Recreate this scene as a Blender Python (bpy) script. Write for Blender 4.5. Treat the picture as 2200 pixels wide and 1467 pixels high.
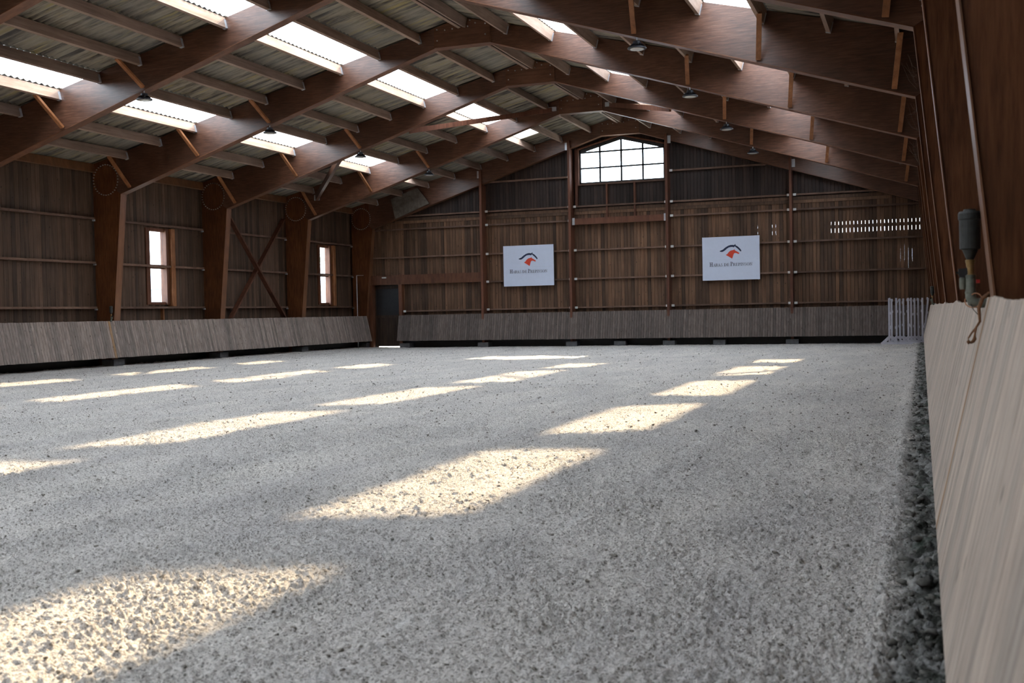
import bpy, math, random
import numpy as np
from mathutils import Vector, Matrix

S = bpy.context.scene
for o in list(bpy.data.objects):
    bpy.data.objects.remove(o)
COL = S.collection
R = math.radians
random.seed(7)

# ------------------------------------------------------------------ camera
YAW, PITCH, ROLL, FPX = 0.3567, -0.0254, -0.0202, 2364.66
cd = bpy.data.cameras.new('camera')
cam = bpy.data.objects.new('camera', cd)
COL.objects.link(cam)
_f = Vector((-math.sin(YAW) * math.cos(PITCH), math.cos(YAW) * math.cos(PITCH), math.sin(PITCH)))
_r0 = Vector((math.cos(YAW), math.sin(YAW), 0))
_u0 = _r0.cross(_f)
_r = _r0 * math.cos(ROLL) + _u0 * math.sin(ROLL)
_u = _r.cross(_f)
cam.matrix_world = Matrix(((_r.x, _u.x, -_f.x, 10.4794), (_r.y, _u.y, -_f.y, 0.0),
                           (_r.z, _u.z, -_f.z, 1.2687), (0, 0, 0, 1)))
cd.sensor_fit = 'HORIZONTAL'
cd.sensor_width = 36.0
cd.lens = FPX * 36.0 / 2200.0
cd.clip_start, cd.clip_end = 0.05, 600
cd.dof.use_dof = True
cd.dof.focus_distance = 24.0
cd.dof.aperture_fstop = 5.0
S.camera = cam

# ------------------------------------------------------------------ light
W = bpy.data.worlds.new('world')
S.world = W
W.use_nodes = True
_bg = W.node_tree.nodes['Background']
_bg.inputs['Color'].default_value = (0.74, 0.85, 1.0, 1)
_bg.inputs['Strength'].default_value = 7.0
W.cycles.sampling_method = 'AUTOMATIC'

SUN_TRAVEL = Vector((-0.022, -1.545, -1.0)).normalized()
sl = bpy.data.lights.new('sun', 'SUN')
sl.energy = 15.5
sl.color = (1.0, 0.80, 0.54)
sl.angle = R(1.2)
sun = bpy.data.objects.new('sun', sl)
COL.objects.link(sun)
sun.location = (3, 80, 60)
sun.rotation_euler = SUN_TRAVEL.to_track_quat('-Z', 'Y').to_euler()

S.view_settings.view_transform = 'Standard'
S.view_settings.look = 'None'
S.view_settings.gamma = 1.0
S.view_settings.use_curve_mapping = False
S.view_settings.exposure = 1.12
S.cycles.use_denoising = True
S.cycles.max_bounces = 7
S.cycles.diffuse_bounces = 4
S.cycles.glossy_bounces = 2
S.cycles.transmission_bounces = 6
S.cycles.transparent_max_bounces = 8
S.cycles.use_adaptive_sampling = True
S.cycles.adaptive_threshold = 0.03
S.cycles.caustics_reflective = False
S.cycles.caustics_refractive = False
S.cycles.sample_clamp_indirect = 8.0

# ------------------------------------------------------------------ helpers
def tag(o, label=None, cat=None, group=None, kind=None):
    if label: o['label'] = label
    if cat: o['category'] = cat
    if group: o['group'] = group
    if kind: o['kind'] = kind
    return o

def empty(name, loc=(0, 0, 0), parent=None):
    o = bpy.data.objects.new(name, None)
    COL.objects.link(o)
    o.location = loc
    if parent: o.parent = parent
    return o

def link(name, mesh, parent=None, loc=None, rot=None):
    o = bpy.data.objects.new(name, mesh)
    COL.objects.link(o)
    if loc is not None: o.location = loc
    if rot is not None: o.rotation_euler = rot
    if parent: o.parent = parent
    return o

class MB:
    def __init__(s):
        s.v, s.f = [], []
    def add(s, vs, fs):
        n = len(s.v)
        s.v += [tuple(p) for p in vs]
        s.f += [tuple(i + n for i in f) for f in fs]
        return s
    def box(s, x0, x1, y0, y1, z0, z1):
        return s.add([(x0, y0, z0), (x1, y0, z0), (x1, y1, z0), (x0, y1, z0),
                      (x0, y0, z1), (x1, y0, z1), (x1, y1, z1), (x0, y1, z1)],
                     [(0, 3, 2, 1), (4, 5, 6, 7), (0, 1, 5, 4), (1, 2, 6, 5), (2, 3, 7, 6), (3, 0, 4, 7)])
    def prism(s, poly, a0, a1, axis='y'):
        """poly in (x,z) extruded along y, or (y,z) extruded along x, or (x,y) along z"""
        def P(p, a):
            return (p[0], a, p[1]) if axis == 'y' else ((a, p[0], p[1]) if axis == 'x' else (p[0], p[1], a))
        n = len(poly)
        vs = [P(p, a0) for p in poly] + [P(p, a1) for p in poly]
        fs = [tuple(range(n)), tuple(range(2 * n - 1, n - 1, -1))]
        for i in range(n):
            j = (i + 1) % n
            fs.append((i, i + n, j + n, j))
        return s.add(vs, fs)
    def bar(s, a, b, w, h, up=(0, 0, 1)):
        a, b = Vector(a), Vector(b)
        d = (b - a).normalized()
        u = Vector(up)
        x = d.cross(u)
        if x.length < 1e-4: x = d.cross(Vector((1, 0, 0)))
        x.normalize()
        z = x.cross(d).normalized()
        vs = []
        for p in (a, b):
            for sx, sz in ((-1, -1), (1, -1), (1, 1), (-1, 1)):
                vs.append(p + x * (sx * w / 2) + z * (sz * h / 2))
        return s.add(vs, [(0, 1, 2, 3), (7, 6, 5, 4), (0, 4, 5, 1), (1, 5, 6, 2), (2, 6, 7, 3), (3, 7, 4, 0)])
    def tube(s, pts, r, n=8, caps=True):
        pts = [Vector(p) for p in pts]
        rs = r if isinstance(r, (list, tuple)) else [r] * len(pts)
        rings = []
        for i, p in enumerate(pts):
            d = (pts[min(i + 1, len(pts) - 1)] - pts[max(i - 1, 0)])
            d.normalize()
            x = d.cross(Vector((0, 0, 1)))
            if x.length < 1e-3: x = d.cross(Vector((1, 0, 0)))
            x.normalize()
            y = d.cross(x)
            rings.append([p + (x * math.cos(2 * math.pi * k / n) + y * math.sin(2 * math.pi * k / n)) * rs[i] for k in range(n)])
        vs = [q for ring in rings for q in ring]
        fs = []
        for i in range(len(pts) - 1):
            for k in range(n):
                l = (k + 1) % n
                fs.append((i * n + k, i * n + l, (i + 1) * n + l, (i + 1) * n + k))
        if caps:
            fs.append(tuple(range(n - 1, -1, -1)))
            m = (len(pts) - 1) * n
            fs.append(tuple(m + k for k in range(n)))
        return s.add(vs, fs)
    def lathe(s, prof, c=(0, 0, 0), n=20):
        vs, fs = [], []
        for r, z in prof:
            for k in range(n):
                a = 2 * math.pi * k / n
                vs.append((c[0] + r * math.cos(a), c[1] + r * math.sin(a), c[2] + z))
        for i in range(len(prof) - 1):
            for k in range(n):
                l = (k + 1) % n
                fs.append((i * n + k, i * n + l, (i + 1) * n + l, (i + 1) * n + k))
        fs.append(tuple(range(n - 1, -1, -1)))
        m = (len(prof) - 1) * n
        fs.append(tuple(m + k for k in range(n)))
        return s.add(vs, fs)
    def mesh(s, name, m, smooth=False):
        me = bpy.data.meshes.new(name)
        me.from_pydata(s.v, [], s.f)
        if m: me.materials.append(m)
        if smooth:
            me.polygons.foreach_set('use_smooth', [True] * len(me.polygons))
        me.update()
        return me
    def build(s, name, m, parent=None, loc=None, rot=None, smooth=False):
        return link(name, s.mesh(name, m, smooth), parent, loc, rot)

# ------------------------------------------------------------------ materials
def newmat(name):
    m = bpy.data.materials.new(name)
    m.use_nodes = True
    nt = m.node_tree
    b = nt.nodes['Principled BSDF']
    return m, nt, b

def N(nt, t, **kw):
    n = nt.nodes.new(t)
    for k, v in kw.items():
        setattr(n, k, v)
    return n

def setin(n, **kw):
    for k, v in kw.items():
        n.inputs[k].default_value = v
    return n

def ramp(nt, fac, stops):
    r = N(nt, 'ShaderNodeValToRGB')
    els = r.color_ramp.elements
    while len(els) > 1: els.remove(els[-1])
    els[0].position, els[0].color = stops[0][0], (*stops[0][1], 1)
    for p, c in stops[1:]:
        e = els.new(p); e.color = (*c, 1)
    nt.links.new(fac, r.inputs['Fac'])
    return r.outputs['Color']

def pos_noise(nt, scale, nscale=1.0, detail=4, rough=0.6, randoff=False):
    g = N(nt, 'ShaderNodeNewGeometry')
    mp = N(nt, 'ShaderNodeMapping')
    mp.inputs['Scale'].default_value = scale
    src = g.outputs['Position']
    if randoff:
        oi = N(nt, 'ShaderNodeObjectInfo')
        mu = N(nt, 'ShaderNodeMath', operation='MULTIPLY'); mu.inputs[1].default_value = 37.0
        nt.links.new(oi.outputs['Random'], mu.inputs[0])
        ad = N(nt, 'ShaderNodeVectorMath', operation='ADD')
        nt.links.new(src, ad.inputs[0]); nt.links.new(mu.outputs[0], ad.inputs[1])
        src = ad.outputs[0]
    nt.links.new(src, mp.inputs['Vector'])
    n = N(nt, 'ShaderNodeTexNoise')
    setin(n, Scale=nscale, Detail=detail, Roughness=rough)
    nt.links.new(mp.outputs['Vector'], n.inputs['Vector'])
    return n.outputs['Fac'], mp.outputs['Vector']

def mix(nt, fac, a, b, mode='MIX'):
    m = N(nt, 'ShaderNodeMix', data_type='RGBA', blend_type=mode)
    for idx, v in ((0, fac), (6, a), (7, b)):
        if hasattr(v, 'links'): nt.links.new(v, m.inputs[idx])
        elif idx == 0: m.inputs[0].default_value = v
        else: m.inputs[idx].default_value = (*v, 1)
    return m.outputs[2]

def wood(name, dark, mid, light, scale, rough=0.65, rand=0.5, knots=True, bump=0.25, spec=0.3, hue=None, blotch=0.35):
    """grain runs along the axis with the smallest scale"""
    m, nt, b = newmat(name)
    fac, vec = pos_noise(nt, scale, 1.0, 5, 0.65, True)
    c = ramp(nt, fac, [(0.28, dark), (0.5, mid), (0.74, light)])
    f2, _ = pos_noise(nt, (0.9, 0.9, 0.9), 1.0, 3, 0.6, True)
    c = mix(nt, ramp(nt, f2, [(0.35, (0,) * 3), (0.65, (blotch,) * 3)]), c, tuple(v * 0.45 for v in dark))
    if rand > 0:
        oi = N(nt, 'ShaderNodeObjectInfo')
        rc = ramp(nt, oi.outputs['Random'], [(0.0, (1 - rand,) * 3), (0.5, (1.0, 0.98, 0.96)), (1.0, tuple(1 + rand * k for k in (0.75, 0.6, 0.45)))])
        c = mix(nt, 1.0, c, rc, 'MULTIPLY')
    if knots:
        v = N(nt, 'ShaderNodeTexVoronoi')
        v.inputs['Scale'].default_value = 1.0
        g = N(nt, 'ShaderNodeNewGeometry')
        mp = N(nt, 'ShaderNodeMapping')
        sc = [3.6 if s_ < max(scale) * 0.3 else 6.0 for s_ in scale]
        mp.inputs['Scale'].default_value = sc
        nt.links.new(g.outputs['Position'], mp.inputs['Vector'])
        nt.links.new(mp.outputs['Vector'], v.inputs['Vector'])
        kf = ramp(nt, v.outputs['Distance'], [(0.05, (0.85,) * 3), (0.13, (0,) * 3)])
        c = mix(nt, kf, c, tuple(v_ * 0.35 for v_ in dark))
    nt.links.new(c, b.inputs['Base Color'])
    b.inputs['Roughness'].default_value = rough
    b.inputs['Specular IOR Level'].default_value = spec
    bp = N(nt, 'ShaderNodeBump')
    setin(bp, Strength=bump, Distance=0.01)
    nt.links.new(fac, bp.inputs['Height'])
    nt.links.new(bp.outputs['Normal'], b.inputs['Normal'])
    return m

def plain(name, col, rough=0.5, metal=0.0, spec=0.4, var=0.15, nscale=8.0):
    m, nt, b = newmat(name)
    f, _ = pos_noise(nt, (1, 1, 1), nscale, 3, 0.6)
    c = ramp(nt, f, [(0.3, tuple(v * (1 - var) for v in col)), (0.7, tuple(min(1, v * (1 + var)) for v in col))])
    nt.links.new(c, b.inputs['Base Color'])
    b.inputs['Roughness'].default_value = rough
    b.inputs['Metallic'].default_value = metal
    b.inputs['Specular IOR Level'].default_value = spec
    return m

M = {}
M['frame_h'] = wood('laminated_timber', (0.042, 0.016, 0.009), (0.110, 0.045, 0.024), (0.185, 0.091, 0.057), (3.2, 6, 32), rough=0.38, rand=0.10, knots=False, bump=0.12, spec=0.65, blotch=0.5)
M['frame_v'] = wood('laminated_timber_upright', (0.060, 0.020, 0.008), (0.140, 0.051, 0.020), (0.21, 0.085, 0.038), (30, 6, 2.4), rough=0.5, rand=0.10, knots=False, bump=0.12, spec=0.25, blotch=0.5)
M['edge'] = wood('sawn_edge_timber', (0.13, 0.054, 0.024), (0.20, 0.085, 0.038), (0.265, 0.12, 0.058), (8, 8, 1.4), rough=0.38, rand=0.1, knots=False, bump=0.05, spec=0.6)
M['edge_dark'] = wood('rafter_edge_timber', (0.085, 0.034, 0.017), (0.15, 0.062, 0.031), (0.21, 0.095, 0.05), (3, 8, 8), rough=0.5, rand=0.1, knots=False, bump=0.05, spec=0.4)
M['gusset'] = wood('gusset_plywood', (0.075, 0.030, 0.016), (0.145, 0.062, 0.034), (0.21, 0.10, 0.058), (1.6, 6, 15), rough=0.5, rand=0.05, knots=False, bump=0.1, spec=0.4)
M['kick_back'] = wood('shaded_kickboard_planks', (0.078, 0.060, 0.053), (0.128, 0.103, 0.092), (0.185, 0.154, 0.140), (18, 18, 0.7), rough=0.7, rand=0.3, bump=0.3, blotch=0.2)  # kickboard wood with the weaker light of the far end darkened into its colour
M['brace'] = wood('brace_timber', (0.19, 0.075, 0.030), (0.30, 0.125, 0.050), (0.40, 0.18, 0.08), (8, 8, 3), rough=0.6, rand=0.2, knots=False, bump=0.1)
M['purlin'] = wood('purlin_timber', (0.22, 0.148, 0.112), (0.335, 0.236, 0.184), (0.42, 0.31, 0.255), (14, 0.9, 14), rough=0.75, rand=0.2, knots=False, bump=0.15)
M['plank_side'] = wood('side_wall_planks', (0.056, 0.034, 0.022), (0.104, 0.064, 0.043), (0.158, 0.104, 0.075), (16, 16, 0.8), rand=0.42)
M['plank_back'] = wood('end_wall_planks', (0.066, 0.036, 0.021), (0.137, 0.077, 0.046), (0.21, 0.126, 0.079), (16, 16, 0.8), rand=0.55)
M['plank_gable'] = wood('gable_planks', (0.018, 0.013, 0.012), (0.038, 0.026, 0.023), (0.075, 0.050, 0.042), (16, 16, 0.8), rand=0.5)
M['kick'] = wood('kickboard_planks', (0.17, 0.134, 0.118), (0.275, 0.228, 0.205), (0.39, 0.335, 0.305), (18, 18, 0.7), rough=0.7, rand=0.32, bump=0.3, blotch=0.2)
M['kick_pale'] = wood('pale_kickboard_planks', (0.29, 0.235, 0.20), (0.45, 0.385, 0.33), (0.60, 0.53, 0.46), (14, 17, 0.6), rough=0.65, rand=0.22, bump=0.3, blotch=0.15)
M['kick_rust'] = wood('rust_stained_plank', (0.20, 0.10, 0.045), (0.36, 0.21, 0.10), (0.42, 0.33, 0.25), (18, 18, 0.7), rough=0.7, rand=0.05, bump=0.3)
M['girt'] = wood('rail_timber', (0.10, 0.058, 0.040), (0.18, 0.11, 0.080), (0.26, 0.175, 0.135), (3, 3, 12), rough=0.75, rand=0.25, knots=False)
M['column'] = wood('red_stained_timber', (0.085, 0.032, 0.019), (0.145, 0.058, 0.034), (0.20, 0.085, 0.05), (10, 10, 1.2), rough=0.6, rand=0.2, knots=False)
M['jamb'] = wood('window_jamb_timber', (0.09, 0.036, 0.020), (0.16, 0.065, 0.035), (0.23, 0.10, 0.055), (10, 10, 1.5), rough=0.55, rand=0.2, knots=False)
M['backing'] = wood('outer_boarding', (0.045, 0.028, 0.019), (0.08, 0.05, 0.034), (0.12, 0.08, 0.057), (12, 12, 0.7), rand=0.0)
M['ply'] = wood('weathered_plywood', (0.075, 0.062, 0.05), (0.13, 0.11, 0.09), (0.19, 0.165, 0.14), (6, 6, 6), rand=0.0, knots=False)
M['door'] = wood('dark_door_timber', (0.028, 0.019, 0.014), (0.05, 0.033, 0.024), (0.08, 0.055, 0.04), (12, 12, 1), rand=0.2, knots=False)
M['steel'] = plain('galvanised_steel', (0.55, 0.58, 0.62), 0.4, 0.6)
M['bolt'] = plain('bolt_steel', (0.42, 0.42, 0.42), 0.4, 0.5)
M['white_cap'] = plain('white_bracket', (0.75, 0.75, 0.73), 0.5)
M['white_paint'] = plain('white_painted_wood', (0.55, 0.54, 0.60), 0.5, var=0.08)
M['sign'] = plain('white_sign_panel', (0.60, 0.66, 0.80), 0.4, var=0.02)
M['sign_edge'] = plain('sign_edge', (0.16, 0.16, 0.15), 0.6)
M['navy'] = plain('navy_print', (0.012, 0.022, 0.065), 0.5, var=0.03)
M['red'] = plain('red_print', (0.62, 0.055, 0.025), 0.5, var=0.03)
M['ink'] = plain('dark_print', (0.020, 0.022, 0.045), 0.5, var=0.03)
M['rule'] = plain('grey_print', (0.45, 0.47, 0.55), 0.5, var=0.03)
M['concrete'] = plain('concrete', (0.12, 0.12, 0.125), 0.85, var=0.2)
M['lamp'] = plain('lamp_housing', (0.030, 0.036, 0.048), 0.35, 0.2)
M['lens'] = plain('lamp_lens', (0.62, 0.62, 0.58), 0.25, var=0.05)
M['metal_win'] = plain('window_bar_metal', (0.030, 0.032, 0.036), 0.5)
M['sprink_dark'] = plain('weathered_dark_plastic', (0.028, 0.031, 0.030), 0.55, var=0.3, nscale=30)
M['sprink_grey'] = plain('grey_pipe', (0.15, 0.16, 0.13), 0.5, var=0.3, nscale=25)
M['brass'] = plain('tarnished_brass', (0.32, 0.21, 0.09), 0.4, 0.6, var=0.3, nscale=30)
M['black'] = plain('black_rubber_and_gap_shade', (0.02, 0.02, 0.022), 0.5)
M['redplast'] = plain('red_plastic', (0.35, 0.02, 0.015), 0.4)
M['rope'] = plain('brown_rope', (0.16, 0.072, 0.032), 0.8, var=0.35, nscale=60)
M['twine'] = plain('orange_twine', (0.42, 0.20, 0.11), 0.7)
M['web'] = plain('cobweb_thread', (0.25, 0.22, 0.19), 0.9)
M['render'] = plain('pale_render', (0.55, 0.56, 0.56), 0.9)
M['slate'] = plain('pale_roofing', (0.34, 0.37, 0.42), 0.8)
M['leaf'] = plain('tree_leaves', (0.40, 0.47, 0.32), 0.8, var=0.4)
M['bark'] = plain('tree_bark', (0.12, 0.09, 0.07), 0.9)

def roofing():
    m, nt, b = newmat('fibre_cement_sheet')
    f, _ = pos_noise(nt, (0.55, 7.0, 0.55), 1.0, 6, 0.7)
    c = ramp(nt, f, [(0.37, (0.028, 0.023, 0.022)), (0.44, (0.12, 0.100, 0.078)), (0.53, (0.25, 0.218, 0.165)), (0.70, (0.36, 0.315, 0.24))])
    f2, _ = pos_noise(nt, (0.8, 11.0, 0.8), 1.0, 4, 0.6)
    c = mix(nt, ramp(nt, f2, [(0.56, (0,) * 3), (0.66, (0.7,) * 3)]), c, (0.36, 0.29, 0.115))
    f3, _ = pos_noise(nt, (0.7, 0.45, 0.7), 1.0, 3, 0.6)
    c = mix(nt, ramp(nt, f3, [(0.42, (0,) * 3), (0.66, (0.5,) * 3)]), c, (0.20, 0.195, 0.18))
    nt.links.new(c, b.inputs['Base Color'])
    b.inputs['Roughness'].default_value = 0.9
    return m
M['roof'] = roofing()

def skylight():
    m = bpy.data.materials.new('translucent_sheet')
    m.use_nodes = True
    nt = m.node_tree
    nt.nodes.remove(nt.nodes['Principled BSDF'])
    out = nt.nodes['Material Output']
    f, _ = pos_noise(nt, (0.8, 3, 0.8), 1.0, 4, 0.6)
    tc = ramp(nt, f, [(0.3, (0.50, 0.49, 0.47)), (0.7, (0.60, 0.59, 0.57))])
    t = N(nt, 'ShaderNodeBsdfTransparent'); nt.links.new(tc, t.inputs['Color'])
    d = N(nt, 'ShaderNodeBsdfTranslucent'); d.inputs['Color'].default_value = (0.80, 0.80, 0.78, 1)
    mx = N(nt, 'ShaderNodeMixShader'); mx.inputs[0].default_value = 0.22
    nt.links.new(t.outputs[0], mx.inputs[1]); nt.links.new(d.outputs[0], mx.inputs[2])
    nt.links.new(mx.outputs[0], out.inputs['Surface'])
    return m
M['skylight'] = skylight()

def glass():
    m = bpy.data.materials.new('window_glass')
    m.use_nodes = True
    nt = m.node_tree
    nt.nodes.remove(nt.nodes['Principled BSDF'])
    out = nt.nodes['Material Output']
    t = N(nt, 'ShaderNodeBsdfTransparent'); t.inputs['Color'].default_value = (0.90, 0.93, 0.94, 1)
    g = N(nt, 'ShaderNodeBsdfGlossy'); g.inputs['Roughness'].default_value = 0.02
    mx = N(nt, 'ShaderNodeMixShader'); mx.inputs[0].default_value = 0.05
    nt.links.new(t.outputs[0], mx.inputs[1]); nt.links.new(g.outputs[0], mx.inputs[2])
    nt.links.new(mx.outputs[0], out.inputs['Surface'])
    return m
M['glass'] = glass()

def sand(name, base, dark, strip=True):
    m, nt, b = newmat(name)
    f, _ = pos_noise(nt, (1, 1, 1), 58.0, 4, 0.8)
    c = ramp(nt, f, [(0.36, dark), (0.46, tuple(v * 0.84 for v in base)), (0.56, base), (0.72, tuple(min(1, v * 1.15) for v in base))])  # dark stop paints in the shaded pits between crumbs
    f2, _ = pos_noise(nt, (1.0, 0.25, 1.0), 1.6, 2, 0.6)
    c = mix(nt, 1.0, c, ramp(nt, f2, [(0.3, (0.86, 0.86, 0.87)), (0.7, (1.08, 1.07, 1.05))]), 'MULTIPLY')
    # dark flecks (wood fibre, damp crumbs, and crumb-pit shade painted into the colour)
    v = N(nt, 'ShaderNodeTexVoronoi'); v.inputs['Scale'].default_value = 22.0
    g = N(nt, 'ShaderNodeNewGeometry'); nt.links.new(g.outputs['Position'], v.inputs['Vector'])
    kf = ramp(nt, v.outputs['Distance'], [(0.10, (0.5,) * 3), (0.26, (0,) * 3)])
    c = mix(nt, kf, c, tuple(k * 0.8 for k in dark))
    v2 = N(nt, 'ShaderNodeTexVoronoi'); v2.inputs['Scale'].default_value = 60.0
    nt.links.new(g.outputs['Position'], v2.inputs['Vector'])
    sc_ = N(nt, 'ShaderNodeSeparateColor'); nt.links.new(v2.outputs['Color'], sc_.inputs[0])
    a1 = N(nt, 'ShaderNodeMath', operation='LESS_THAN'); nt.links.new(sc_.outputs[0], a1.inputs[0]); a1.inputs[1].default_value = 0.42
    a2 = N(nt, 'ShaderNodeMapRange'); setin(a2, **{'From Min': 0.25, 'From Max': 0.45, 'To Min': 0.8, 'To Max': 0.0})
    nt.links.new(v2.outputs['Distance'], a2.inputs['Value'])
    a3 = N(nt, 'ShaderNodeMath', operation='MULTIPLY'); nt.links.new(a1.outputs[0], a3.inputs[0]); nt.links.new(a2.outputs[0], a3.inputs[1])
    c = mix(nt, a3.outputs[0], c, dark)
    if strip:
        sp = N(nt, 'ShaderNodeSeparateXYZ'); nt.links.new(g.outputs['Position'], sp.inputs[0])
        wob, _ = pos_noise(nt, (1, 1, 1), 1.1, 3, 0.7)
        mw = N(nt, 'ShaderNodeMath', operation='MULTIPLY_ADD'); nt.links.new(wob, mw.inputs[0])
        mw.inputs[1].default_value = 0.22; nt.links.new(sp.outputs['X'], mw.inputs[2])
        # damp earth under the board
        mr = N(nt, 'ShaderNodeMapRange'); setin(mr, **{'From Min': 10.43, 'From Max': 10.55})
        nt.links.new(mw.outputs[0], mr.inputs['Value'])
        fd, _ = pos_noise(nt, (1, 1, 1), 7.0, 4, 0.75)
        dc = ramp(nt, fd, [(0.38, (0.040, 0.042, 0.036)), (0.47, (0.13, 0.13, 0.12)), (0.56, (0.30, 0.295, 0.285)), (0.70, (0.46, 0.455, 0.44))])
        fg, _ = pos_noise(nt, (1, 1, 1), 2.3, 3, 0.6)
        dc = mix(nt, ramp(nt, fg, [(0.52, (0,) * 3), (0.66, (0.5,) * 3)]), dc, (0.07, 0.11, 0.085))
        c = mix(nt, mr.outputs[0], c, dc)
        # pale dragged streaks running up the arena
        w2, _ = pos_noise(nt, (0.1, 0.5, 0.1), 1.0, 2, 0.5)
        w3, _ = pos_noise(nt, (1.0, 1.3, 1.0), 1.8, 2, 0.6)
        for x0, wd, amt in ((9.24, 0.030, 0.6), (8.45, 0.045, 0.5), (10.30, 0.035, 0.6), (9.72, 0.02, 0.4), (7.2, 0.05, 0.35)):
            ma = N(nt, 'ShaderNodeMath', operation='MULTIPLY_ADD'); nt.links.new(w2, ma.inputs[0]); ma.inputs[1].default_value = 0.16
            nt.links.new(sp.outputs['X'], ma.inputs[2])
            ms = N(nt, 'ShaderNodeMath', operation='SUBTRACT'); nt.links.new(ma.outputs[0], ms.inputs[0]); ms.inputs[1].default_value = x0 + 0.08
            ab = N(nt, 'ShaderNodeMath', operation='ABSOLUTE'); nt.links.new(ms.outputs[0], ab.inputs[0])
            m2 = N(nt, 'ShaderNodeMapRange'); setin(m2, **{'From Min': 0.0, 'From Max': wd, 'To Min': amt, 'To Max': 0.0})
            nt.links.new(ab.outputs[0], m2.inputs['Value'])
            m3 = N(nt, 'ShaderNodeMapRange'); setin(m3, **{'From Min': 0.45, 'From Max': 0.62})
            nt.links.new(w3, m3.inputs['Value'])
            m4 = N(nt, 'ShaderNodeMath', operation='MULTIPLY'); nt.links.new(m2.outputs[0], m4.inputs[0]); nt.links.new(m3.outputs[0], m4.inputs[1])
            c = mix(nt, m4.outputs[0], c, (0.80, 0.78, 0.76))
    nt.links.new(c, b.inputs['Base Color'])
    b.inputs['Roughness'].default_value = 0.95
    b.inputs['Specular IOR Level'].default_value = 0.1
    fb, _ = pos_noise(nt, (1, 1, 1), 75.0, 3, 0.75)
    bp = N(nt, 'ShaderNodeBump'); setin(bp, Strength=1.0, Distance=0.025)
    nt.links.new(fb, bp.inputs['Height'])
    nt.links.new(bp.outputs['Normal'], b.inputs['Normal'])
    return m
M['sand'] = sand('arena_sand', (0.76, 0.725, 0.69), (0.24, 0.215, 0.19))
M['clod'] = sand('damp_sand_clods', (0.40, 0.37, 0.33), (0.15, 0.13, 0.11), strip=False)
M['earth'] = plain('damp_earth', (0.115, 0.11, 0.098), 0.95, var=0.5, nscale=20)
M['outside'] = plain('gravel_yard', (0.34, 0.34, 0.31), 0.95)

# ------------------------------------------------------------------ dimensions
FY = [40.075 - 5.0 * k for k in range(12)]      # near face of each frame
FT = 0.24                                        # frame thickness
def ztop(x): return 8.545 - 0.25 * abs(x)         # roof line
PX = [0.12, 1.19, 2.33, 3.42, 4.54, 5.66, 6.78, 7.92, 9.06, 10.20, 11.36]
SLOPE = math.atan(0.25)
NB = 10                                          # bays

# ------------------------------------------------------------------ sand floor
def hash2(ix, iy, k=0):
    h = (ix.astype(np.int64) * 374761393 + iy.astype(np.int64) * 668265263 + k * 2147483647) & 0xffffffff
    h = ((h ^ (h >> 13)) * 1274126177) & 0xffffffff
    h = h ^ (h >> 16)
    return (h & 0xffffff) / float(0xffffff)

def vnoise(x, y, k=0):
    ix, iy = np.floor(x), np.floor(y)
    fx, fy = x - ix, y - iy
    fx = fx * fx * (3 - 2 * fx); fy = fy * fy * (3 - 2 * fy)
    a, b_, c, d = hash2(ix, iy, k), hash2(ix + 1, iy, k), hash2(ix, iy + 1, k), hash2(ix + 1, iy + 1, k)
    return (a * (1 - fx) + b_ * fx) * (1 - fy) + (c * (1 - fx) + d * fx) * fy

def lumps(x, y, cell, prob, hmin, hmax, k):
    X, Y = x / cell, y / cell
    ix, iy = np.floor(X), np.floor(Y)
    out = np.zeros_like(x)
    for dx in (-1, 0, 1):
        for dy in (-1, 0, 1):
            jx, jy = ix + dx, iy + dy
            px, py = jx + hash2(jx, jy, k), jy + hash2(jx, jy, k + 1)
            r = 0.22 + 0.38 * hash2(jx, jy, k + 2)
            hh = np.where(hash2(jx, jy, k + 3) < prob, hmin + (hmax - hmin) * hash2(jx, jy, k + 4), 0)
            d2 = ((X - px) ** 2 + (Y - py) ** 2) / (r * r)
            out = np.maximum(out, hh * np.sqrt(np.clip(1 - d2, 0, 1)))
    return out

def sand_h(x, y):
    h = 0.026 * (vnoise(x * 0.9, y * 0.55, 1) - 0.5) + 0.012 * (vnoise(x * 3.1, y * 2.2, 2) - 0.5)
    h += 0.010 * (vnoise(x * 9, y * 7, 3) - 0.5) + 0.008 * (vnoise(x * 47, y * 43, 4) - 0.5)
    dens = np.clip(0.35 + 1.3 * vnoise(x * 2.3, y * 1.6, 8), 0.2, 1.3)
    h += dens * (lumps(x, y, 0.019, 0.8, 0.004, 0.012, 10) + lumps(x, y, 0.034, 0.6, 0.005, 0.018, 20)) + lumps(x, y, 0.075, 0.3, 0.006, 0.020, 30)
    # ridge thrown up beside the track, rough earth below the right board
    h += 0.030 * np.exp(-((x - 10.28 - 0.04 * vnoise(y * 1.3, y * 0, 5)) / 0.07) ** 2)
    e = np.clip((x - 10.36) / 0.1, 0, 1)
    h += e * (0.05 * (vnoise(x * 6, y * 6, 6) - 0.45) + lumps(x, y, 0.12, 0.8, 0.01, 0.05, 40))
    # banks up a little towards the side boards
    h += 0.03 * np.clip((np.abs(x) - 9.6) / 1.0, 0, 1)
    h = np.where(y > 39.5, h * 0.5, h)
    return h - 0.02

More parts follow.
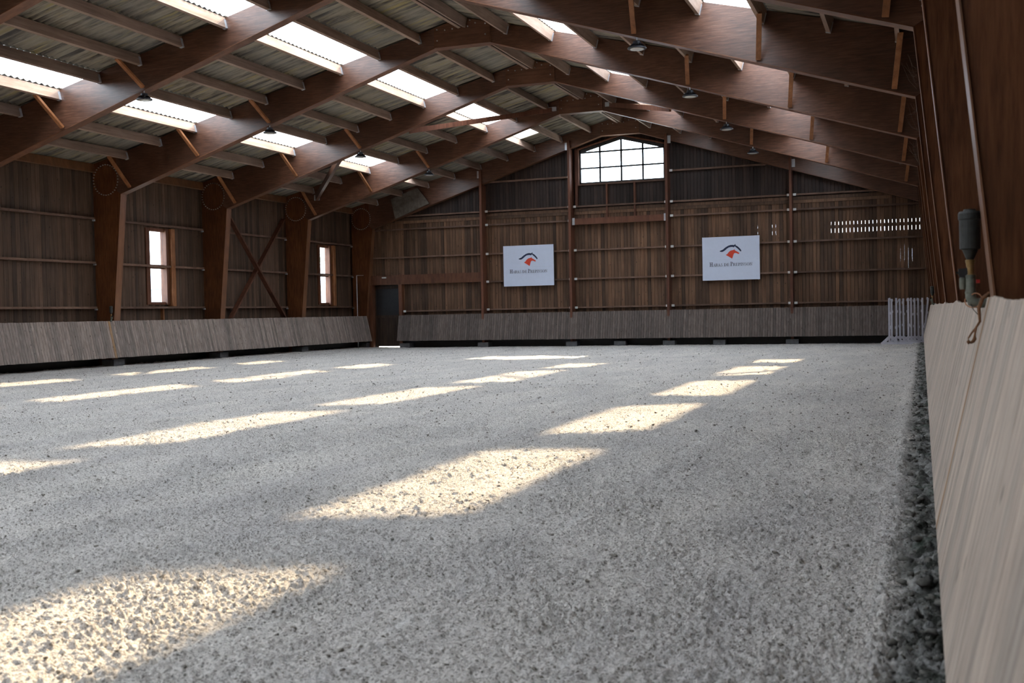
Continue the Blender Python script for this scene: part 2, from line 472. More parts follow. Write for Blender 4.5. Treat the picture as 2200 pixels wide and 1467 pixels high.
fv, ff = [], []
nbase = 0
for y0, y1, xl, step in ((2.2, 4.6, 5.2, 0.0068), (4.6, 7.2, 2.4, 0.0105), (7.2, 11.5, -1.8, 0.0165),
                         (11.5, 18.5, -9.0, 0.031), (18.5, 41.0, -11.5, 0.062),
                         (-10.0, 2.2, -11.5, 0.40), (2.2, 4.6, -11.5, 0.40), (4.6, 7.2, -11.5, 0.40), (7.2, 11.5, -11.5, 0.40), (11.5, 18.5, -11.5, 0.4)):
    xr = 11.5
    if step == 0.40 and y0 >= 2.2:
        xr = {2.2: 5.2, 4.6: 2.4, 7.2: -1.8, 11.5: -9.0}[y0]
    nx, ny = max(2, int(round((xr - xl) / step)) + 1), max(2, int(round((y1 - y0) / step)) + 1)
    xs, ys = np.linspace(xl, xr, nx), np.linspace(y0, y1, ny)
    XX, YY = np.meshgrid(xs, ys)
    ZZ = sand_h(XX.ravel(), YY.ravel())
    fv.append(np.stack([XX.ravel(), YY.ravel(), ZZ], 1))
    i = (np.arange(ny - 1)[:, None] * nx + np.arange(nx - 1)[None, :]).ravel() + nbase
    ff.append(np.stack([i, i + 1, i + 1 + nx, i + nx], 1))
    nbase += nx * ny
fv, ff = np.concatenate(fv), np.concatenate(ff)

def np_mesh(name, v, f, m, smooth=True):
    me = bpy.data.meshes.new(name)
    k = f.shape[1]
    me.vertices.add(len(v)); me.vertices.foreach_set('co', v.astype(np.float32).ravel())
    me.loops.add(f.size); me.loops.foreach_set('vertex_index', f.astype(np.int32).ravel())
    me.polygons.add(len(f))
    me.polygons.foreach_set('loop_start', np.arange(0, f.size, k, dtype=np.int32))
    me.polygons.foreach_set('loop_total', np.full(len(f), k, dtype=np.int32))
    if smooth: me.polygons.foreach_set('use_smooth', np.ones(len(f), dtype=bool))
    me.materials.append(m)
    me.update(calc_edges=True)
    return me
tag(link('floor', np_mesh('floor', fv, ff, M['sand'])), 'pale grey sand riding floor raked into clods', kind='structure')

def clods(name, pts, sizes, m, seed):
    """little irregular lumps, twelve corners each, lying on the sand"""
    rng = np.random.default_rng(seed)
    t = (1 + 5 ** 0.5) / 2
    ico = np.array([(-1, t, 0), (1, t, 0), (-1, -t, 0), (1, -t, 0), (0, -1, t), (0, 1, t), (0, -1, -t), (0, 1, -t), (t, 0, -1), (t, 0, 1), (-t, 0, -1), (-t, 0, 1)]) / math.hypot(1, t)
    fc = np.array([(0, 11, 5), (0, 5, 1), (0, 1, 7), (0, 7, 10), (0, 10, 11), (1, 5, 9), (5, 11, 4), (11, 10, 2), (10, 7, 6), (7, 1, 8),
                   (3, 9, 4), (3, 4, 2), (3, 2, 6), (3, 6, 8), (3, 8, 9), (4, 9, 5), (2, 4, 11), (6, 2, 10), (8, 6, 7), (9, 8, 1)])
    n = len(pts)
    V = ico[None] * (0.5 + 0.95 * rng.random((n, 12, 1)))
    sc = np.stack([0.8 + 0.6 * rng.random(n), 0.8 + 0.6 * rng.random(n), 0.5 + 0.4 * rng.random(n)], 1)
    V = V * sc[:, None, :] * sizes[:, None, None]
    a = rng.random(n) * 6.283
    ca, sa = np.cos(a)[:, None], np.sin(a)[:, None]
    X = V[..., 0] * ca - V[..., 1] * sa
    Y = V[..., 0] * sa + V[..., 1] * ca
    V = np.stack([X, Y, V[..., 2]], -1) + pts[:, None, :]
    F = fc[None] + (np.arange(n) * 12)[:, None, None]
    return link(name, np_mesh(name, V.reshape(-1, 3), F.reshape(-1, 3), m, False))

rng = np.random.default_rng(3)
cp, cs = [], []
for y0, y1, dens, s0, s1 in ((2.3, 6, 60, 0.004, 0.013), (6, 11, 42, 0.005, 0.014), (11, 20, 26, 0.007, 0.015), (20, 39.5, 12, 0.009, 0.016)):
    n = int((y1 - y0) * 21 * dens)
    y = y0 + (y1 - y0) * rng.random(n)
    xl = np.maximum(-10.5, 10.48 - 1.12 * y - 1.0)
    x = -10.5 + 20.9 * rng.random(n)
    k = x > xl
    x, y = x[k], y[k]
    s_ = s0 + (s1 - s0) * rng.random(len(x)) ** 2.5
    cp.append(np.stack([x, y, sand_h(x, y) + s_ * 0.1], 1)); cs.append(s_)
cp, cs = np.concatenate(cp), np.concatenate(cs)
tag(clods('sand_clods', cp, cs, M['clod'], 5), 'small damp sand clods strewn over the raked arena floor', 'sand', kind='stuff')
n = 2600
y = 2.3 + 30 * rng.random(n) ** 1.6
x = 10.36 + 0.5 * rng.random(n)
s_ = 0.006 + 0.022 * rng.random(n) ** 2.5
tag(clods('earth_clods', np.stack([x, y, sand_h(x, y) + s_ * 0.2], 1), s_, M['earth'], 6), 'dark damp earth clods along the foot of the right kickboard', 'soil', kind='stuff')

# ------------------------------------------------------------------ planks
_pm = {}
def plank_mesh(w, t, h, m, ch=0.006):
    if m.name.startswith('pale'): ch = 0.0025
    key = (round(w, 4), round(t, 4), round(h, 3), m.name)
    if key not in _pm:
        pr = [(0, -w / 2 + ch), (0, w / 2 - ch), (ch, w / 2), (t, w / 2), (t, -w / 2), (ch, -w / 2)]
        b = MB().prism(pr, 0, h, 'z')
        _pm[key] = b.mesh('plank', m)
    return _pm[key]

def plank(name, parent, x, y, z0, z1, face, w, m, t=0.026, lean=0.0, quant=0.02):
    """face: 0 looks to -x, 1 looks to -y, 2 looks to +x"""
    h = round((z1 - z0) / quant) * quant
    o = link(name, plank_mesh(w, t, h, m), parent, (x, y, z0), (0, lean, face * math.pi / 2))
    return o

def box_part(name, parent, m, *boxes):
    b = MB()
    for q in boxes: b.box(*q)
    return b.build(name, m, parent)

# ---- left wall
XL = -11.50
wl = tag(empty('wall_left', (XL, 15, 0)), 'brown vertical plank side wall with narrow windows', kind='structure')
wl.location = (0, 0, 0)
WIN = [(27.42, 28.54), (37.54, 38.58)]
WZ = (1.76, 4.10)
y = 9.0
pw = 0.148
while y < 40.40:
    c = y + pw / 2
    cut = [w for w in WIN if w[0] - pw / 2 < c < w[1] + pw / 2]
    if cut:
        plank('wall_plank', wl, XL, c, 0.34, WZ[0], 2, pw - 0.004, M['plank_side'])
        plank('wall_plank', wl, XL, c, WZ[1], 5.66, 2, pw - 0.004, M['plank_side'])
    else:
        plank('wall_plank', wl, XL, c, 0.34, 5.66, 2, pw - 0.004, M['plank_side'])
    y += pw
box_part('gap_shade_strip', wl, M['black'], (-11.53, -11.40, FY[NB], 40.4, -0.2, 0.36))  # black strip added as the shade in the gap under the left kickboard
bx = []
ya = FY[NB]
for w in WIN:
    bx.append((-11.58, -11.53, ya, w[0], -0.3, 5.675))
    bx.append((-11.58, -11.53, w[0], w[1], -0.3, WZ[0])); bx.append((-11.58, -11.53, w[0], w[1], WZ[1], 5.675))
    ya = w[1]
bx.append((-11.58, -11.53, ya, 40.5, -0.3, 5.675))
box_part('outer_boarding', wl, M['backing'], *bx)
for k in range(0, 6):
    ya, yb = FY[k + 1] + FT, FY[k]
    for z in (1.67, 2.935, 4.185):
        g = box_part('girt', wl, M['girt'], (-11.50, -11.34, ya, yb, z - 0.03, z + 0.03))
        MB().box(-11.40, -11.335, yb - 0.05, yb + 0.02, z - 0.075, z - 0.03).build('girt_bracket', M['steel'], g)
box_part('window_stud', wl, M['brace'], (-11.50, -11.40, 28.02, 28.08, 0.2, 1.64))

# ---- right wall
wr = tag(empty('wall_right'), 'dark plank side wall behind the right hand posts', kind='structure')
box_part('outer_boarding', wr, M['backing'], (11.53, 11.58, FY[NB], 40.5, -0.3, 5.675))
for k in range(0, 8):
    ya, yb = FY[k + 1] + FT, FY[k]
    for z in (1.67, 2.935, 4.185):
        box_part('girt', wr, M['girt'], (11.34, 11.50, ya, yb, z - 0.03, z + 0.03))
y = 4.0
while y < 40.40:
    plank('wall_plank', wr, 11.50, y + pw / 2, 0.0, 5.66, 0, pw - 0.004, M['plank_side'])
    y += pw

# ---- wall behind the camera
wf = tag(empty('wall_front'), 'plank end wall behind the viewer', kind='structure')
MB().prism([(-11.58, -0.3), (11.58, -0.3), (11.58, 5.68), (0, 8.57), (-11.58, 5.68)], FY[NB] - 0.06, FY[NB]).build('outer_boarding', M['backing'], wf)

# ---- back wall
YB = 40.42
wb = tag(empty('wall_back'), 'brown plank gable end wall with rails, window and two signs', kind='structure')
WX0, WX1, WXM = -1.70, 1.61, -0.05       # gable window
WZ0, WZ1, WZA = 6.14, 7.40, 7.84
def wtop(x): return WZ1 + (WZA - WZ1) * (1 - abs(x - WXM) / ((WX1 - WX0) / 2))
DX0, DX1, DZ = -10.52, -9.38, 2.52       # door
pb = 0.1275
i = 0
x = -11.48
while x < 11.48:
    c = x + pb / 2
    gap = 0.005
    if c > 7.35 and c < 10.5: gap = random.choice((0.003, 0.006, 0.008, 0.009, 0.010))
    elif 2.8 < c < 5.75: gap = random.choice((0.0, 0.0, 0.004, 0.007))
    elif 1.9 < c < 7.4 and i % 4 == 1: gap = 0.008
    z0 = DZ if DX0 - pb / 2 < c < DX1 + pb / 2 else 0.34
    plank('wall_plank', wb, c, YB, z0, 5.06, 1, pb - gap, M['plank_back'])
    zt = ztop(c) + 0.02
    if WX0 - pb / 2 < c < WX1 + pb / 2:
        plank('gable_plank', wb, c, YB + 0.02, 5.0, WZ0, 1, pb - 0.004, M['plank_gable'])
        if zt - wtop(c) > 0.05:
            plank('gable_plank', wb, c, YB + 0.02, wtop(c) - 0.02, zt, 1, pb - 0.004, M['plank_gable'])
    else:
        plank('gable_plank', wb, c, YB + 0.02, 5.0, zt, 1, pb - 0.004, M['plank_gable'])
    x += pb
    i += 1
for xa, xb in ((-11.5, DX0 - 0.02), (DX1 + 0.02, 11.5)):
    box_part('gap_shade_strip', wb, M['black'], (xa, xb, 40.36, 40.46, -0.2, 0.36))  # same black strip, painting the shade below the back kickboard
# outer boarding: whole, except where daylight comes through between the planks
ob = MB()
ob.prism([(-11.58, 4.27), (11.58, 4.27), (11.58, ztop(11.5)), (WX1, ztop(WX1)), (WX1, WZ0), (WX0, WZ0), (WX0, ztop(WX0)), (-11.58, ztop(11.5))], YB + 0.05, YB + 0.09)
ob.prism([(WX0, WZ1), (WXM, WZA), (WXM, ztop(WXM)), (WX0, ztop(WX0))], YB + 0.05, YB + 0.09)
ob.prism([(WXM, WZA), (WX1, WZ1), (WX1, ztop(WX1)), (WXM, ztop(WXM))], YB + 0.05, YB + 0.09)
ob.box(-11.58, DX0, YB + 0.05, YB + 0.09, -0.3, 4.27)
ob.box(DX0, DX1, YB + 0.05, YB + 0.09, DZ, 4.27)
ob.box(DX1, 4.90, YB + 0.05, YB + 0.09, -0.3, 4.27)
ob.box(4.90, 10.48, YB + 0.05, YB + 0.09, -0.3, 2.30)
ob.box(4.90, 10.48, YB + 0.05, YB + 0.09, 3.62, 3.89)
ob.box(4.90, 10.48, YB + 0.05, YB + 0.09, 4.035, 4.16)
ob.box(5.70, 7.40, YB + 0.05, YB + 0.09, 3.88, 4.27)
ob.box(10.48, 11.58, YB + 0.05, YB + 0.09, -0.3, 4.27)
x = -11.48
while x < 11.48:            # second skin low down leaves hairline joints
    if 4.9 < x < 10.45:
        hz = random.Random(int(x * 1000))
        gp_ = 0.0008 if hz.random() < 0.75 else -0.002
        za, zb = 2.30 + hz.uniform(0, 0.7), 3.45 - hz.uniform(0, 0.5)
        ob.box(x, x + pb, YB + 0.05, YB + 0.09, 2.30, za)
        ob.box(x + gp_, x + pb, YB + 0.05, YB + 0.09, za, zb)
        ob.box(x, x + pb, YB + 0.05, YB + 0.09, zb, 3.62)
    x += pb
ob.box(4.85, 4.95, YB + 0.05, YB + 0.09, 2.30, 3.62)
ob.box(10.40, 10.50, YB + 0.05, YB + 0.09, 2.30, 3.62)
tag(ob.build('outer_boarding', M['backing'], wb), kind='stuff')
COLX = [-5.61, -1.99, 1.75, 6.18]
COLT = [6.92, 7.76, 7.74, 6.58]
def rbot(x): return 7.87 - 0.3142 * max(0, abs(x) - 0.745)
for cx, ct in zip(COLX, COLT):
    c = MB().prism([(39.95, 0), (40.42, 0), (40.42, rbot(cx) - 0.02), (40.07, rbot(cx) - 0.02), (40.07, ct), (39.95, ct)], cx - 0.045, cx + 0.045, 'x').build('gable_post', M['column'], wb)
    sd = -1 if cx < 0 else 1
    MB().box(cx + sd * 0.05 - 0.005 if sd > 0 else cx - 0.16, cx + 0.16 if sd > 0 else cx - 0.045, 40.055, 40.068, ct - 0.34, ct - 0.06).build('post_bracket', M['steel'], c)
spans = [(-11.3, COLX[0])] + [(COLX[j], COLX[j + 1]) for j in range(3)] + [(COLX[3], 10.9)]
def girt(xa, xb, z, capl=True, capr=True, hh=0.03, name='girt'):
    g = box_part(name, wb, M['girt'], (xa + 0.05, xb - 0.05, 40.30, 40.42, z - hh, z + hh))
    if capl: MB().box(xa + 0.05, xa + 0.16, 40.285, 40.30, z - 0.042, z + 0.042).build('girt_bracket', M['white_cap'], g)
    if capr: MB().box(xb - 0.16, xb - 0.05, 40.285, 40.30, z - 0.042, z + 0.042).build('girt_bracket', M['white_cap'], g)
for j, (xa, xb) in enumerate(spans):
    for z in (1.4475, 2.539, 3.63, 4.766, 5.29, 6.43):
        a, b_ = xa, xb
        capl, capr = True, True
        if j == 0:
            if z < 2.0: a = -9.25
            elif z < 3.0: continue
            elif z > 6: continue
            elif z > 5: a = -9.2
            capl = z < 2.0
        if j == 4:
            if z > 6: continue
            if z > 5: b_ = 9.2
            capr = 2 < z < 4
        if j == 3 and z > 6: b_ = 5.35; capr = False
        if j == 1 and z > 6: capl = False
        if j == 2 and (z > 6 or 4.5 < z < 5): continue
        girt(a, b_, z, capl, capr)
for (xa, xb) in spans:      # horizontal boards closing the joint of the two tiers
    a, b_ = max(xa, -9.6), min(xb, 9.6)
    box_part('joint_board', wb, M['plank_back'], (a + 0.05, b_ - 0.05, 40.385, 40.42, 4.99, 5.10))
    box_part('joint_board', wb, M['plank_back'], (a + 0.05, b_ - 0.05, 40.375, 40.42, 5.105, 5.22))
mb = box_part('cross_beam', wb, M['column'], (COLX[1] + 0.05, COLX[2] - 0.05, 40.15, 40.30, 4.59, 4.82))
for xx in (COLX[1] + 0.05, COLX[2] - 0.15):
    MB().box(xx, xx + 0.10, 40.13, 40.15, 4.58, 4.85).build('beam_bracket', M['steel'], mb)
for xx in (-0.62, 0.46):
    box_part('stud', wb, M['column'], (xx - 0.035, xx + 0.035, 40.33, 40.43, 4.82, WZ0 - 0.05))
for xx in (WX0 - 0.10, WX1 + 0.10):
    box_part('stud', wb, M['column'], (xx - 0.045, xx + 0.045, 40.30, 40.43, 5.30, 7.45))
box_part('lintel_beam', wb, M['jamb'], (-10.62, COLX[0] - 0.05, 40.24, 40.42, 2.54, 2.92))
box_part('door_post', wb, M['jamb'], (-9.36, -9.22, 40.2, 40.42, 0.0, 2.54))
box_part('door_post', wb, M['jamb'], (-10.72, -10.54, 40.2, 40.42, 0.0, 2.54))

# ---- gable window
w1 = tag(empty('window_1'), 'pointed gable window of twelve bright panes under the ridge', kind='structure')
T = 0.06
for q in ((WX0, WX0 + T, 40.43, 40.50, WZ0, WZ1), (WX1 - T, WX1, 40.43, 40.50, WZ0, WZ1), (WX0, WX1, 40.43, 40.50, WZ0, WZ0 + T)):
    box_part('frame_bar', w1, M['metal_win'], q)
MB().prism([(WX0, WZ1 - 0.10), (WXM, WZA - 0.10), (WXM, WZA), (WX0, WZ1)], 40.43, 40.50).build('frame_bar', M['metal_win'], w1)
MB().prism([(WXM, WZA - 0.10), (WX1, WZ1 - 0.10), (WX1, WZ1), (WXM, WZA)], 40.43, 40.50).build('frame_bar', M['metal_win'], w1)
MB().prism([(WX0 - 0.05, WZ1 + 0.02), (WXM, WZA + 0.02), (WXM, WZA + 0.07), (WX0 - 0.05, WZ1 + 0.07)], 40.33, 40.46).build('casing', M['jamb'], w1)
MB().prism([(WXM, WZA + 0.02), (WX1 + 0.05, WZ1 + 0.02), (WX1 + 0.05, WZ1 + 0.07), (WXM, WZA + 0.07)], 40.33, 40.46).build('casing', M['jamb'], w1)
for q in ((WX0 - 0.05, WX0, 40.33, 40.46, WZ0, WZ1 + 0.03), (WX1, WX1 + 0.05, 40.33, 40.46, WZ0, WZ1 + 0.03)):
    box_part('casing', w1, M['jamb'], q)
box_part('window_sill', w1, M['girt'], (WX0 - 0.06, WX1 + 0.06, 40.34, 40.46, WZ0 - 0.06, WZ0))
MU = [-0.89, -0.06, 0.77]
for xx in MU:
    box_part('mullion', w1, M['metal_win'], (xx - 0.034, xx + 0.034, 40.44, 40.49, WZ0 + 0.02, wtop(xx) - 0.05))
TR = [6.73, 7.33]
for zz in TR:
    box_part('transom', w1, M['metal_win'], (WX0, WX1, 40.44, 40.49, zz - 0.030, zz + 0.030))
xs_ = [WX0] + MU + [WX1]
for j in range(4):
    xa, xb = xs_[j], xs_[j + 1]
    for za, zb in ((WZ0, TR[0]), (TR[0], TR[1])):
        box_part('pane', w1, M['glass'], (xa + 0.02, xb - 0.02, 40.462, 40.468, za + 0.02, zb - 0.02))
    top = [(xa + 0.02, TR[1] + 0.02), (xb - 0.02, TR[1] + 0.02), (xb - 0.02, wtop(xb) - 0.03), (xa + 0.02, wtop(xa) - 0.03)]
    if wtop(xa) < TR[1] + 0.1: top = [(xa + 0.02, TR[1] + 0.02), (xb - 0.02, TR[1] + 0.02), (xb - 0.02, wtop(xb) - 0.03), (xa + 0.02, TR[1] + 0.05)]
    if wtop(xb) < TR[1] + 0.1: top = [(xa + 0.02, TR[1] + 0.02), (xb - 0.02, TR[1] + 0.02), (xb - 0.02, TR[1] + 0.05), (xa + 0.02, wtop(xa) - 0.03)]
    MB().prism(top, 40.462, 40.468).build('pane', M['glass'], w1)

# ---- side windows
def side_window(name, ya, yb, pa, pb_, label):
    w = tag(empty(name), label, kind='structure')
    box_part('jamb', w, M['jamb'], (-11.62, -11.485, ya, pa - 0.07, WZ[0], WZ[1]))
    box_part('jamb', w, M['jamb'], (-11.62, -11.40, pb_, pb_ + 0.14, WZ[0], WZ[1]))
    box_part('side_stud', w, M['brace'], (-11.50, -11.30, pb_ + 0.145, yb + 0.02, WZ[0] - 0.05, WZ[1]))
    box_part('head_rail', w, M['jamb'], (-11.62, -11.47, pa - 0.07, pb_, 4.00, WZ[1]))
    box_part('bottom_rail', w, M['jamb'], (-11.62, -11.47, pa - 0.07, pb_, WZ[0], 1.84))
    box_part('glazing_bar', w, M['jamb'], (-11.58, -11.48, pa - 0.07, pb_, 2.86, 2.985))
    box_part('pane', w, M['glass'], (-11.545, -11.54, pa - 0.07, pb_, 1.84, 2.86))
    box_part('pane', w, M['glass'], (-11.545, -11.54, pa - 0.07, pb_, 2.985, 4.00))
side_window('window_2', 27.42, 28.54, 27.66, 28.25, 'tall two pane side window between the nearer wall posts')
side_window('window_3', 37.54, 38.58, 37.78, 38.29, 'tall two pane side window near the far left corner')

# ---- door
d1 = tag(empty('door_1'), 'dark plank door under a heavy lintel in the back left corner', kind='structure')
for j in range(8):
    w_ = (DX1 - DX0 - 0.06) / 8
    xa = DX0 + 0.03 + j * w_
    box_part('door_plank', d1, M['door'], (xa + 0.003, xa + w_ - 0.003, YB + 0.06, YB + 0.10, 0.035, 1.28))
box_part('upper_leaf', d1, M['black'], (DX0 - 0.02, DX1 + 0.02, YB + 0.06, YB + 0.10, 1.281, 2.56))
box_part('door_stop', d1, M['door'], (DX0 - 0.05, DX0 + 0.05, YB + 0.10, YB + 0.13, -0.2, 2.56))
box_part('door_stop', d1, M['door'], (DX1 - 0.05, DX1 + 0.05, YB + 0.10, YB + 0.13, -0.2, 2.56))
box_part('weather_sheet', d1, M['black'], (DX0 + 0.05, DX1 - 0.05, YB + 0.105, YB + 0.12, 0.03, 1.30))
box_part('door_rail', d1, M['door'], (DX0 + 0.03, DX1 - 0.03, YB + 0.03, YB + 0.06, 1.20, 1.30))
box_part('door_rail', d1, M['door'], (DX0 + 0.03, DX1 - 0.03, YB + 0.03, YB + 0.06, 2.38, 2.50))

# ------------------------------------------------------------------ kickboards
KL = math.hypot(0.225, 1.01)
KA = math.atan2(0.225, 1.01)
def dip(y):
    d = min(abs(y - (f + 0.12)) for f in FY)
    return 0.020 * math.exp(-(d / 0.55) ** 2) - 0.004
kl = tag(empty('trim_1'), 'sloping grey brown plank kickboard along the left wall', kind='structure')
kr = tag(empty('trim_3'), 'sloping pale plank kickboard close by on the right', kind='structure')
kb = tag(empty('trim_2'), 'sloping grey plank kickboard along the back wall', kind='structure')
kw = 0.092
kw = 0.118
y = 0.35
while y < 0.35 + 298 * kw:
    c = y + kw / 2
    rust = abs(c - 5.30) < kw / 2
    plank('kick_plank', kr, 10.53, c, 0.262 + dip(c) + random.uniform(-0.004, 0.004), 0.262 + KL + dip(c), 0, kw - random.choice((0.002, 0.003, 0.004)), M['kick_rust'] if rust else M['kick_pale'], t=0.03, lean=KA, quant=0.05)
    y += kw
far = MB()
while y < 39.85:
    x0_, z0_ = 10.53, 0.262 + dip(y)
    dx, dz = KL * math.sin(KA), KL * math.cos(KA)
    far.prism([(x0_, z0_), (x0_ + dx, z0_ + dz), (x0_ + dx + 0.03, z0_ + dz - 0.006), (x0_ + 0.03, z0_ - 0.006)], y + 0.002, y + kw - 0.002)
    y += kw
tag(far.build('far_kick_planks', M['kick_pale'], kr), kind='stuff')
kw = 0.092
y = 14.5
while y < 40.0:
    c = y + kw / 2
    rust = abs(c - 24.83) < kw / 2
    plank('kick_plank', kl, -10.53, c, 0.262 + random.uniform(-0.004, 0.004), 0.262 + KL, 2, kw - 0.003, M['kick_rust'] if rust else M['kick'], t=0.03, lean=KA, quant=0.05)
    y += kw
box_part('plain_run', kl, M['kick'], (-10.80, -10.60, FY[NB], 14.5, 0.26, 1.27))
x = -9.28
while x < 10.60:
    c = x + kw / 2
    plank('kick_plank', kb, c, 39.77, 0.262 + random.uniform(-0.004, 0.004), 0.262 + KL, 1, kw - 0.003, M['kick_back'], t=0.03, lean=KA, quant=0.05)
    x += kw
for par, pts in ((kr, [((10.62, 0.3, 0.33), (10.62, 40.0, 0.33)), ((10.80, 0.3, 1.18), (10.80, 40.0, 1.18))]),
                 (kl, [((-10.62, 14.5, 0.33), (-10.62, 40.1, 0.33)), ((-10.80, 14.5, 1.18), (-10.80, 40.1, 1.18))]),
                 (kb, [((-9.28, 39.86, 0.33), (10.6, 39.86, 0.33)), ((-9.28, 40.04, 1.18), (10.6, 40.04, 1.18))])):
    for a, b_ in pts:
        MB().bar(a, b_, 0.06, 0.10).build('rail', M['girt'], par)
for k in range(0, 6):
    MB().box(-11.2, -10.78, FY[k] - 0.05, FY[k] + 0.40, -0.15, 0.20).build('concrete_block', M['concrete'], kl)
for k in range(0, 8):
    MB().box(10.75, 11.2, FY[k] - 0.05, FY[k] + 0.40, -0.15, 0.20).build('concrete_block', M['concrete'], kr)
for xx in COLX + [-9.0, -0.1, 3.6]:
    MB().box(xx - 0.22, xx + 0.22, 39.92, 40.35, -0.15, 0.16).build('concrete_block', M['concrete'], kb)

# ------------------------------------------------------------------ portal frames
NAMES = ['standing against the back wall', 'second from the back wall', 'third from the back wall', 'fourth from the back wall',
         'fifth from the back wall', 'sixth from the back wall',
         'seventh from the back wall', 'nearest, its post at right edge']
def half(par, sgn, y0, k):
    y1 = y0 + FT
    X = lambda p: [(sgn * a, b) for a, b in p]
    MB().prism(X([(10.90, 0.0), (11.38, 0.0), (11.38, ztop(11.38)), (10.42, ztop(10.42)), (10.42, 4.86)]), y0 + 0.012, y1 - 0.012).build('post', M['frame_v'], par)
    MB().prism(X([(10.42, 4.83), (0.0, 8.10), (0.0, ztop(0)), (10.55, ztop(10.55)), (10.55, 4.91)]), y0, y1).build('rafter', M['frame_h'], par)
    MB().prism(X([(10.412, 4.825), (10.420, 4.835), (10.904, 0.0), (10.896, 0.0)]), y0 - 0.004, y1 + 0.004).build('post_edge', M['edge'], par)
    MB().prism(X([(10.42, 4.818), (0.745, 7.858), (0.745, 7.875), (10.42, 4.835)]), y0 - 0.004, y1 + 0.004).build('rafter_edge', M['edge_dark'], par)
    if k >= 1:
        for px in (10.20, 7.92, 5.66):
            zt_ = ztop(px) - 0.27
            MB().bar((sgn * px, y0 - 0.72, zt_ + 0.05), (sgn * (px - 0.12), y0 - 0.03, 7.87 - 0.3142 * (px - 0.12 - 0.745) + 0.05), 0.055, 0.09, (sgn, 0, 0)).build('knee_brace', M['brace'], par)
    rb = MB()
    for j in range(32):
        a = 2 * math.pi * j / 32
        cx, cz = sgn * (10.92 + 0.425 * math.cos(a)), 5.24 + 0.425 * math.sin(a)
        if abs(cx) > 11.36: continue
        rb.prism([(cx + 0.016 * math.cos(q * math.pi / 3), cz + 0.016 * math.sin(q * math.pi / 3)) for q in range(6)], y0 - 0.02, y0 + 0.02)
    tag(rb.build('bolt_ring', M['bolt'], par), kind='stuff')
for k in range(0, 8):
    f = empty('portal_frame', (0, FY[k], 0))
    tag(f, 'dark brown timber portal frame ' + NAMES[k], 'portal frame', 'portal frames carrying the roof')
    f.location = (0, 0, 0)
    y0 = FY[k]
    for sgn in (-1, 1): half(f, sgn, y0, k)
    gp = [(-0.745, 7.87), (0.745, 7.87), (0.745, ztop(0.745) - 0.01), (0, ztop(0) - 0.01), (-0.745, ztop(0.745) - 0.01)]
    MB().prism(gp, y0 + FT, y0 + FT + 0.035).build('ridge_gusset', M['gusset'], f)
    g = MB().prism(gp, y0 - 0.035, y0).build('ridge_gusset', M['gusset'], f)
    MB().box(-0.745, 0.745, y0 - 0.036, y0 + FT + 0.036, 7.858, 7.87).build('gusset_edge', M['edge_dark'], g)
    bb = MB()
    for bx_, bz_ in ((-0.66, 8.30), (-0.45, 8.27), (-0.25, 8.28), (0.16, 8.30), (0.36, 8.36), (0.22, 8.44), (0.62, 8.32), (0.62, 8.06), (-0.66, 8.03)):
        bb.prism([(bx_ + 0.018 * math.cos(q * math.pi / 3), bz_ + 0.018 * math.sin(q * math.pi / 3)) for q in range(6)], y0 - 0.055, y0 - 0.03)
    tag(bb.build('gusset_bolts', M['bolt'], g), kind='stuff')

# ------------------------------------------------------------------ roof
ceil = tag(empty('ceiling'), 'corrugated sheet roof on timber purlins with rows of bright skylights', kind='structure')
def sheet_mesh(L, m, thick, Ly=5.0):
    b = MB()
    pitch, amp, nseg = 0.1765, 0.024, 8
    n = int(round((Ly + 0.06) / pitch * nseg)) + 1
    rows = []
    for u in (-0.05, L + 0.05):
        for s_ in (0, 1):
            rows.append([(u, j * pitch / nseg - 0.03, amp * math.sin(2 * math.pi * j / nseg) + amp + s_ * thick) for j in range(n)])
    vs = [p for r in rows for p in r]
    fs = []
    for j in range(n - 1):
        fs.append((j, j + 1, 2 * n + j + 1, 2 * n + j))
        if thick: fs.append((n + j, 3 * n + j, 3 * n + j + 1, n + j + 1))
        if thick: fs.append((j, n + j, n + j + 1, j + 1)); fs.append((2 * n + j, 2 * n + j + 1, 3 * n + j + 1, 3 * n + j))
    if not thick:
        keep = sorted(set(i for f in fs for i in f)); mp = {a: i for i, a in enumerate(keep)}
        vs = [vs[a] for a in keep]; fs = [tuple(mp[i] for i in f) for f in fs]
    b.add(vs, fs)
    me = b.mesh('sheet', m, smooth=True)
    return me
Ls = math.hypot(1, 0.25)
shm = {}
edges = [0.0, 1.19, 2.33, 3.42, 4.54, 5.66, 6.78, 7.92, 9.06, 10.20, 11.75]
for k in range(NB):
    yb = FY[k + 1]
    for j in range(10):
        L = (edges[j + 1] - edges[j]) * Ls
        sky = j in (2, 6)
        segs = [(yb, 5.0, sky)]
        if k == 0: segs = [(yb, 3.45, True), (yb + 3.45, 2.2, False)] if sky else [(yb, 5.65, False)]
        for ys_, Ly, sk in segs:
            key = (round(L, 3), sk, Ly)
            if key not in shm: shm[key] = sheet_mesh(L, M['skylight'] if sk else M['roof'], 0.0 if sk else 0.006, Ly)
            nm = 'skylight_sheet' if sk else 'roof_sheet'
            lift = 0.008 if j % 2 else 0.0
            link(nm, shm[key], ceil, (edges[j], ys_, ztop(edges[j]) + 0.005 + lift), (0, SLOPE, 0))
            link(nm, shm[key], ceil, (-edges[j], ys_ + Ly, ztop(edges[j]) + 0.005 + lift), (0, SLOPE, math.pi))
MB().prism([(-0.35, 8.56), (0, 8.66), (0.35, 8.56), (0, 8.63)], FY[NB], 40.6).build('ridge_cap', M['roof'], ceil)
pmesh = {}
